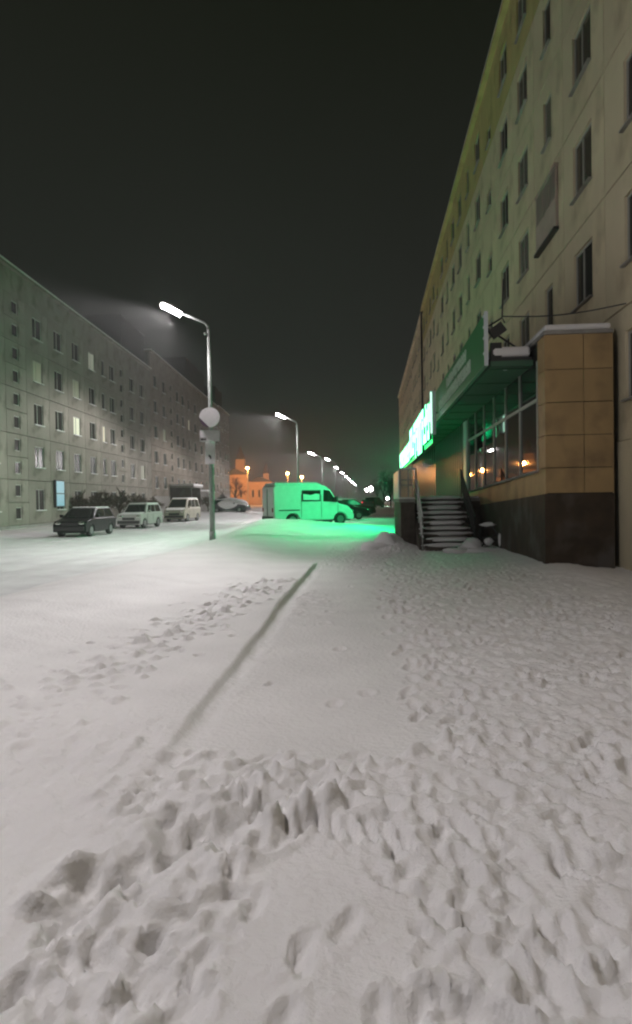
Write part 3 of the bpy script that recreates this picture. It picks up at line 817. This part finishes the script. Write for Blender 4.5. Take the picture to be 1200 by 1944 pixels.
def vehicle(name, label, cat, loc, rz, top, arches, W_, paint, zb=.26, cabin=None, hb=0, panes=(), snow_parts=(), wr=.31, group=None, seams=(), trims=(), lights=True, glassm=glass, snow_t=.07, tail=None, bevel=.05):
    t = thing(name, label, cat, loc, rz, group)
    xr, xf = top[0][0], top[-1][0]
    bot = [(xf, zb)]
    for cx in sorted(arches, reverse=True): bot += arc(cx, zb, wr*1.22)
    bot += [(xr, zb)]
    poly = list(top) + bot
    h = W_/2
    MB().prism(poly, -h, h).build('body', paint, t, bevel=bevel, seg=3)
    for cx in arches:
        for s in (-1, 1): wheel(t, cx, s*(h-.12), wr, .2)
    MB().box(xr+.15, xf-.15, -h+.25, h-.25, zb-.06, zb+.35).build('underbody', dark_metal, t)
    if cabin:
        z0, z1 = cabin[0][1], cabin[1][1]
        hw = lambda z: h*.965 - (z-z0)/(z1-z0)*h*.17
        pts = cabin
        vs = [(x, -hw(z), z) for x, z in pts] + [(x, hw(z), z) for x, z in pts]
        n = len(pts); fs = [tuple(range(n)), tuple(range(2*n-1, n-1, -1))] + [((i+1) % n, i, n+i, n+(i+1) % n) for i in range(n)]
        c = MB().add(vs, fs).build('cabin', paint, t, bevel=.045, seg=3)
        (xa, za), (xb, zb_), (xc, zc), (xd, zd) = pts
        def ins(a, b, f): return a + (b-a)*f
        # windscreen and rear glass
        for (p, q, nm) in (((xd, zd), (xc, zc), 'windscreen'), ((xa, za), (xb, zb_), 'rear_window')):
            lo = (ins(p[0], q[0], .10), ins(p[1], q[1], .10)); hi = (ins(p[0], q[0], .90), ins(p[1], q[1], .90))
            k = .86
            P = [(lo[0], -hw(lo[1])*k-.0, lo[1]), (lo[0], hw(lo[1])*k, lo[1]), (hi[0], hw(hi[1])*k, hi[1]), (hi[0], -hw(hi[1])*k, hi[1])]
            if nm == 'rear_window': P = [P[1], P[0], P[3], P[2]]
            quad_plate(P, .008).build(nm, glassm, t)
        za_, zt_ = ins(za, zb_, .12), ins(za, zb_, .86)
        def xs(z, side):
            f = (z-za)/(zb_-za)
            return ins(xa, xb, f) if side else ins(xd, xc, f)
        for s in (-1, 1):
            cuts = panes or (.5,)
            edges = [0] + list(cuts) + [1]
            for a, b in zip(edges[:-1], edges[1:]):
                P = []
                for z, e in ((za_, a), (za_, b), (zt_, b), (zt_, a)):
                    l, r_ = xs(z, 1)+.16, xs(z, 0)-.16
                    P.append((ins(l, r_, e + (.02 if e == a else -.02)), s*(hw(z)+.002), z))
                if s == 1: P = [P[1], P[0], P[3], P[2]]
                quad_plate(P, .008).build('side_window', glassm, t)
        roof = [(xb+.08, zb_-.01), (xb+.14, zb_+snow_t), (xc-.18, zc+snow_t), (xc-.04, zc-.01)]
        k = h*.78
        MB().prism(roof, -k, k).build('roof_snow', snow_soft, t, bevel=.03)
    for s in (-1, 1):
        for x in seams:
            MB().box(x-.012, x+.012, s*(h+.001)-.004, s*(h+.001)+.004, zb+.15, (cabin[0][1]-.05 if cabin else top[1][1]-.35)).build('door_seam', dark_metal, t)
    for (x0, x1, z0_, z1_) in trims:
        for s in (-1, 1): MB().box(x0, x1, s*(h+.004)-.012, s*(h+.004)+.012, z0_, z1_).build('side_trim', dark_metal, t)
    for sp in snow_parts:
        MB().prism(sp, -h*.86, h*.86).build('snow_layer', snow_soft, t, bevel=.03)
    if lights:
        zl = lights
        for s in (-1, 1):
            MB().blob((xf-.06, s*(h-.26), zl), (.10, .17, .09), 2, 0).build('headlight', mat('headlight', (.75,.75,.72), .08, metal=.9), t, smooth=True)
            MB().box(xr-.02, xr+.06, s*(h-.16)-.08, s*(h-.16)+.08, zl+.02, zl+.25).build('tail_light', tail or mat('tail_light', (.25,.02,.02), .25), t)
        MB().box(xf-.02, xf+.06, -h*.9, h*.9, zb+.06, zb+.26).build('front_bumper', dark_metal, t, bevel=.02)
        MB().box(xr-.06, xr+.02, -h*.9, h*.9, zb+.06, zb+.26).build('rear_bumper', dark_metal, t, bevel=.02)
        MB().box(xf-.005, xf+.03, -h*.5, h*.5, zb+.30, zb+.46).build('grille', dark_metal, t)
        for s in (-1, 1):
            if cabin: MB().box(cabin[3][0]-.42, cabin[3][0]-.30, s*(h+.10)-.09, s*(h+.10)+.09, cabin[0][1]+.03, cabin[0][1]+.18).build('mirror', paint, t, bevel=.02)
    return t
def carpaint(name, c, r=.3, m=.2): return mat('paint_'+name, c, r, metal=m, noise=.06, nscale=3, spec=.5)
HATCH_TOP = [(-2.0,.55),(-2.02,.92),(1.05,.95),(1.85,.80),(2.02,.62)]
HATCH_CAB = [(-1.95,.93),(-1.55,1.46),(.25,1.46),(1.15,.93)]
SEDAN_TOP = [(-2.15,.55),(-2.18,.92),(-1.3,.98),(1.0,.98),(1.95,.84),(2.15,.62)]
SEDAN_CAB = [(-1.55,.96),(-.95,1.44),(.25,1.44),(1.05,.96)]
BOXY_TOP = [(-1.95,.5),(-1.97,1.0),(1.0,1.02),(1.82,.94),(1.92,.6)]
BOXY_CAB = [(-1.93,1.0),(-1.72,1.60),(.42,1.60),(.98,1.0)]
MINI_TOP = [(-2.2,.5),(-2.24,1.12),(1.55,1.14),(2.1,1.0),(2.22,.6)]
MINI_CAB = [(-2.2,1.1),(-2.0,1.92),(.75,1.92),(1.62,1.1)]
hood = lambda a, b, z0, z1, t=.06: [(a, z0), (a+.05, z0+t), (b-.12, z1+t), (b, z1)]
def on_ground(px, d, dz=0.0):
    p = at(px, 960, d); p.z = 0; p.z = ground_h(p)+dz; return p
HEAD = -math.pi/2 - T
# parked along the far side, noses towards the camera
cA = on_ground(163, 35.6); vehicle('parked_car', 'dark hatchback at the near end of the cars parked across the road', 'car', cA, HEAD, HATCH_TOP, (-1.25,1.3), 1.72, mat('paint_black', (.006,.008,.008), .3, spec=.25), cabin=HATCH_CAB, panes=(.48,), seams=(-.35,.75), lights=.68, snow_t=.035, group='cars parked across the road')
cB = on_ground(266, 45.6); vehicle('parked_car', 'boxy white estate car parked between the dark hatchback and the minivan', 'car', cB, HEAD-.06, BOXY_TOP, (-1.15,1.2), 1.68, carpaint('white', (.40,.40,.38), .35, .0), cabin=BOXY_CAB, panes=(.42,.75), seams=(-.2,.8), lights=.78, wr=.34, snow_parts=[hood(1.0,1.85,1.0,.92,.06)], group='cars parked across the road')
cC = on_ground(347, 57.5); vehicle('parked_minivan', 'beige minivan with snow on its roof, farthest of the three cars across the road', 'minivan', cC, HEAD-.05, MINI_TOP, (-1.4,1.35), 1.78, carpaint('beige', (.40,.36,.30), .35, .1), cabin=MINI_CAB, panes=(.36,.68), seams=(-.2,.9), lights=.85, wr=.33, snow_parts=[hood(1.62,2.15,1.1,.97,.05)], group='cars parked across the road')
cD = on_ground(437, 76, -.12); tD = vehicle('parked_car', 'car buried under smooth snow beyond the sign pole', 'car', cD, R(-12), SEDAN_TOP, (-1.3,1.35), 1.7, carpaint('grey', (.08,.08,.09), .35, .2), cabin=HATCH_CAB, panes=(.5,), lights=.7, snow_parts=[hood(1.0,2.1,.96,.72,.12)])
MB().blob((-.1,0,.85), (2.1,1.0,.85), 3, .05, 2).build('snow_cover', snow_soft, tD, smooth=True)
# the van in the green light
VAN_TOP = [(-2.5,.42),(-2.52,2.10),(-2.44,2.28),(-2.2,2.33),(.30,2.33),(.62,2.24),(.95,2.02),(1.52,1.22),(2.05,1.10),(2.32,.86),(2.46,.60)]
white_paint = carpaint('van_white', (.74,.75,.74), .38, .0)
cV = on_ground(586, 41.3, -.10)
VAN = vehicle('delivery_van', 'white panel van bathed in green light, parked across the pavement', 'van', cV, R(24), VAN_TOP, (-1.38,1.58), 1.9, white_paint, zb=.30, seams=(-.85,.38,1.42), trims=((-2.2,-.95,.86,.92),), lights=.78, wr=.34, snow_parts=[[(-2.42,2.31),(-2.36,2.43),(.2,2.43),(.5,2.29)]], bevel=.09)
VAN.scale = (1.06, 1.06, 1.06)
for s in (-1, 1):
    def side(nm, pts, m, th=.012, off=.003):
        P = [(x, s*(.95+off), z) for x, z in pts]
        if s == 1: P = P[::-1]
        return quad_plate(P, th).build(nm, m, VAN)
    side('window_seal', [(-.82,1.36),(.34,1.36),(.34,2.0),(-.82,2.0)], dark_metal)
    g = side('side_window', [(-.76,1.42),(.28,1.42),(.28,1.94),(-.76,1.94)], glass, .010, .016)
    MB().prism([(-.74,1.46),(.26,1.44),(.26,1.78),(.0,1.80),(-.3,1.72),(-.74,1.80)], s*.978-.004, s*.978+.004).build('window_frost', snow_soft, g)
    side('door_window', [(.50,1.36),(1.36,1.30),(.90,1.96),(.52,2.02)], glass)
quad_plate([(1.46,-.80,1.30),(1.46,.80,1.30),(1.0,.76,1.95),(1.0,-.76,1.95)], .012).build('windscreen', glass, VAN)
for s in (-1, 1): MB().box(1.18,1.30, s*1.08-.12, s*1.08+.12, 1.32, 1.62).build('mirror', dark_metal, VAN, bevel=.02)
MB().box(-2.545,-2.52,-.012,.012,.5,2.1).build('door_seam', dark_metal, VAN)
for s in (-1, 1): quad_plate([(-2.53,.80*(s==1)+-.10*(s==-1),1.35),(-2.53,.10*(s==1)+-.80*(s==-1),1.35),(-2.53,.10*(s==1)+-.80*(s==-1),1.9),(-2.53,.80*(s==1)+-.10*(s==-1),1.9)], .006).build('rear_window', snow_soft, VAN)
# cars half hidden behind the van
cE = on_ground(642, 50.5, .05); vehicle('parked_car', 'dark car with snowy windscreen just behind the nose of the van', 'car', cE, R(14), SEDAN_TOP, (-1.3,1.35), 1.75, carpaint('charcoal', (.02,.02,.02), .25, .3), cabin=SEDAN_CAB, panes=(.5,), lights=.7, snow_parts=[hood(1.0,2.1,.96,.74,.05)], group='cars behind the van')
cF = on_ground(664, 57, .1); vehicle('parked_car', 'dark red car, the farther of the two behind the van', 'car', cF, R(14), HATCH_TOP, (-1.25,1.3), 1.72, carpaint('maroon', (.07,.022,.018), .3, .2), cabin=HATCH_CAB, panes=(.5,), lights=.7, group='cars behind the van')
# cars far down the road
tl = mat('tail_light_on', (.5,.05,.05), .3, emit=(1, .06, .08), estr=7)
cG = on_ground(694, 150); vehicle('car', 'distant car driving away with red tail lights on', 'car', cG, math.pi/2-T, SEDAN_TOP, (-1.3,1.35), 1.75, MATS['paint_charcoal'], cabin=SEDAN_CAB, panes=(.5,), lights=.7, tail=tl)
cH = on_ground(711, 105, .2); vehicle('parked_car', 'dark car standing far up the pavement under the trees', 'car', cH, R(60), BOXY_TOP, (-1.15,1.2), 1.68, MATS['paint_charcoal'], cabin=BOXY_CAB, panes=(.5,), lights=.7)

# ------------------------------------------------------------------ road signs on the nearest lamp pole
su_, sv_ = LU, V(LU, 24.8)
base = W(su_, sv_); gz = ground_h(base)-.05
sign_blue = mat('sign_blue', (.10,.05,.10), .5)
sign_white = mat('sign_white', (.55,.52,.52), .6)
frost = mat('sign_frost', (.82,.78,.80), .85, noise=.06, nscale=8)
def sign_thing(nm, lab, z):
    p = W(su_, sv_-.13); p.z = z; o = thing(nm, lab, 'sign', p, 0); o.rotation_euler.x = R(-9); return o
z1 = at(408, 793, 24.8).z; z2 = at(406, 828, 24.8).z; z3 = at(405, 860, 24.8).z
def disc(r, n=32): return [(r*math.cos(2*math.pi*i/n), r*math.sin(2*math.pi*i/n)) for i in range(n)]
s1 = sign_thing('round_sign', 'round road sign almost covered by frost, on the nearest lamp pole', z1)
MB().prism(disc(.37), .0, .012).build('plate', sign_blue, s1)
MB().prism([p for p in disc(.375) if not (p[0] < -.02 and p[1] < -.02 and p[0]+p[1] < -.36)], -.02, -.002).build('frost_cover', frost, s1)
MB().tube([(0,.02,-.2),(0,.08,-.2)], .03, 8).build('bracket', steel, s1)
s2 = sign_thing('sign_plate', 'wide frosted plate under the round sign with a dark mark at its left end', z2)
MB().prism([(-.36,-.21),(.36,-.21),(.36,.21),(-.36,.21)], 0, .012).build('plate', sign_white, s2, bevel=.004)
MB().prism([(-.355,-.06),(-.12,-.06),(-.12,-.20),(.35,-.20),(.35,.205),(-.355,.205)], -.02, -.002).build('frost_cover', frost, s2)
MB().prism([(-.34,-.13),(-.27,-.08),(-.27,-.11),(-.14,-.11),(-.14,-.15),(-.27,-.15),(-.27,-.18)], -.006, -.001).build('arrow', dark_metal, s2)
s3 = sign_thing('sign_plate', 'upright narrow white plate with a small black arrow, lowest on the lamp pole', z3)
MB().prism([(-.18,-.42),(.18,-.42),(.18,.42),(-.18,.42)], 0, .012).build('plate', frost, s3, bevel=.004)
MB().prism([(-.05,-.06),(.02,-.10),(.05,-.17),(.02,-.26),(-.02,-.17),(-.06,-.13)], -.006, -.001).build('arrow', dark_metal, s3)

# ------------------------------------------------------------------ bare trees and shrubs
def bare_tree(h, spread, seed, depth=5, trunk=.09, shrub=False):
    rr = random.Random(seed); tk = MB(); cr = MB()
    def grow(p, d, L, r, lv):
        q = p + d*L
        mid = p + d*(L*.5) + Vector((rr.uniform(-1,1), rr.uniform(-1,1), rr.uniform(-.3,.3)))*L*.06
        (tk if lv == 0 else cr).tube([p, mid, q], [r, r*.82, r*.66], 6 if lv < 2 else 3, cap=False)
        if lv >= depth: return
        nb_ = rr.choice((3, 4)) if lv else (7 if shrub else 5)
        for i in range(nb_):
            a = rr.uniform(0, 2*math.pi); tilt = rr.uniform(.3, .85) if lv else rr.uniform(.25, .75)
            x = d.orthogonal().normalized(); y = d.cross(x)
            nd = (d*math.cos(tilt) + (x*math.cos(a) + y*math.sin(a))*math.sin(tilt)*spread)
            nd.z += .12; nd.normalize()
            f = rr.uniform(.45, 1.0)
            grow(p + (q-p)*f if lv else p + (q-p)*rr.uniform(.5, 1), nd, L*rr.uniform(.55, .8), r*(.68 if shrub else .56), lv+1)
    grow(Vector((0,0,-.1)), Vector((rr.uniform(-.06,.06), rr.uniform(-.06,.06), 1)).normalized(), h*(.18 if shrub else .36), trunk, 0)
    return tk.mesh('trunk'), cr.mesh('crown')
shrubs = [bare_tree(5.6, 1.2, s, 5, .10, True) for s in (1, 2)]
trees = [bare_tree(8.0, 1.0, s, 5, .16) for s in (5, 6)]
def plant(nm, lab, cat, meshes, p, rz, sc_, grp, m2=twig):
    t = thing(nm, lab, cat, p, rz, grp); t.scale = (sc_, sc_, sc_)
    put('trunk', meshes[0], bark, t); put('crown', meshes[1], m2, t)
shrub_spots = [(60, 47, 1.0, 'bare bush at the left edge in front of the grey block'), (160, 50, 1.0, 'bare bush behind the dark hatchback'), (196, 53, 1.1, 'leafless bush between the dark hatchback and the white estate car'),
               (228, 57, 1.1, 'leafless bush behind the bonnet of the white estate car'), (258, 60, 1.0, 'bare bush directly behind the roof of the white estate car'), (290, 65, .9, 'bare bush left of the beige minivan'), (395, 95, 1.0, 'bare bush in front of the far block, right of the minivan'), (425, 110, 1.2, 'bare bush past the sign pole at the end of the left row')]
for i, (px, d, s, lb) in enumerate(shrub_spots):
    plant('bare_shrub', lb, 'bush', shrubs[i % 2], on_ground(px, d), i*1.3, s, 'bare bushes in front of the left row')
tree_spots = [(728, 118, .95, 'bare dark tree on the right pavement, far ahead'), (742, 112, .85, 'second dark tree by the right block, nearer the glowing sign'), (752, 128, .9, 'dark tree partly hidden by the landing railing'), (716, 160, .9, 'small dark tree at the far end of the pavement'),
              (447, 150, 1.0, 'bare tree before the orange-lit building'), (520, 190, 1.0, 'bare tree to the right of the orange-lit building')]
for i, (px, d, s, lb) in enumerate(tree_spots):
    plant('bare_tree', lb, 'tree', trees[i % 2], on_ground(px, d), i*1.7, s, 'bare trees far along the street', far_dark if i < 4 else twig)

# ------------------------------------------------------------------ orange-lit church-like building far left
cp = at(430, 950, 205); CH = thing('towered_building', 'distant low building with towers glowing under orange lamps', 'building', (cp.x, 205, .3), 0)
plaster = mat('church_plaster', (.42,.30,.19), .9, noise=.15, nscale=.4)
px2 = 205/1280.0
def cx(px): return (px-430)*px2
MB().box(cx(424), cx(470), 0, 10, 0, 9.2).build('nave', plaster, CH)
MB().box(cx(470)+.02, cx(516), 1, 10, 0, 7.0).build('side_hall', plaster, CH)
MB().prism([(cx(424)-.3, 9.22), (cx(470)+.3, 9.22), (cx(447), 11.2)], -.3, 10).build('roof', roof_m, CH)
MB().prism([(cx(470)+.4, 7.02), (cx(516)+.3, 7.02), (cx(493), 8.6)], .7, 10).build('roof', roof_m, CH)
tw = MB().box(cx(447), cx(464), 2, 5, 9, 14.0).build('tower', plaster, CH)
MB().tube([(cx(455.5),3.5,14),(cx(455.5),3.5,15),(cx(455.5),3.5,18.5)], [1.6,1.2,.05], 8).build('spire', roof_m, tw)
tw2 = MB().box(cx(499), cx(510), 3, 5, 7, 9.6).build('tower', plaster, CH)
MB().tube([(cx(504.5),4,9.6),(cx(504.5),4,10.3),(cx(504.5),4,13)], [1.2,1.0,.05], 8).build('spire', roof_m, tw2)
for px in (436, 447, 458, 480, 492, 504):
    o = MB().box(cx(px)-.4, cx(px)+.4, -.06 if px < 470 else .94, -.01 if px < 470 else .99, 2.2, 4.6).build('window', frame_w, CH)
    MB().box(cx(px)-.3, cx(px)+.3, -.075 if px < 470 else .925, -.062 if px < 470 else .938, 2.3, 4.5).build('pane', glass_dull, o)
sod_lens = mat('sodium_lens', (.9,.8,.6), .3, emit=(1, .66, .30), estr=26)
for px, py, d, e, lb in ((470, 888, 196, 9000, 'orange sodium lamp in front of the tower of the lit building'), (546, 898, 185, 3500, 'orange sodium lamp above the roof of the van'), (573, 905, 180, 3500, 'low orange sodium lamp beside the second street lamp pole')):
    p = at(px, py, d)
    t = thing('sodium_lamp', lb, 'street lamp', (p.x, p.y, .2), 0, 'orange lamps round the lit building')
    MB().tube([(0,0,0),(0,0,p.z-.1)], [.1,.06], 8).build('pole', steel, t)
    h = MB().tube([(0,0,p.z-.12),(0,0,p.z-.02),(0,0,p.z+.25)], [.1,.45,.15], 10).build('lamp_head', lamp_body, t)
    MB().blob((0,0,p.z-.30), (.42,.42,.36), 2, 0).build('globe', sod_lens, h)
    ld = bpy.data.lights.new('sodium_light', 'POINT'); ld.energy = e; ld.color = (1, .36, .08); ld.shadow_soft_size = .5
    lo = bpy.data.objects.new('sodium_light', ld); col.objects.link(lo); lo.parent = t; lo.location = (0, -1.0, p.z-.5)
# lights at the far end of the street
for px, py, d, lb, r in ((696, 930, 260, 'left one of the two white lamps at the far end of the street', .5), (704, 928, 250, 'right one of the two white lamps at the far end of the street', .75), (736, 946, 140, 'small white lamp low on the pavement, far right of the street', .22)):
    p = at(px, py, d)
    t = thing('post_lamp', lb, 'street lamp', (p.x, p.y, 0), 0, 'small white lamps far ahead')
    MB().tube([(0,0,0),(0,0,max(.2, p.z-r*.8))], .07, 8).build('post', steel, t)
    MB().blob((0,0,p.z), (r,r,r), 2, 0).build('globe', lamp_lens, t)

# ------------------------------------------------------------------ snowy night air
hz = MB().box(-230, 230, -130, 660, -2.5, 25).build('haze', None)
hm = bpy.data.materials.new('haze'); hm.use_nodes = True
hn = hm.node_tree; hn.nodes.clear()
out = hn.nodes.new('ShaderNodeOutputMaterial'); pv = hn.nodes.new('ShaderNodeVolumePrincipled')
pv.inputs['Color'].default_value = (.9,.9,.9,1); pv.inputs['Density'].default_value = .0013; pv.inputs['Anisotropy'].default_value = .1
hn.links.new(pv.outputs[0], out.inputs['Volume'])
hz.data.materials.append(hm); hz['kind'] = 'stuff'; hz['label'] = 'thin snowy night air glowing round the lamps'
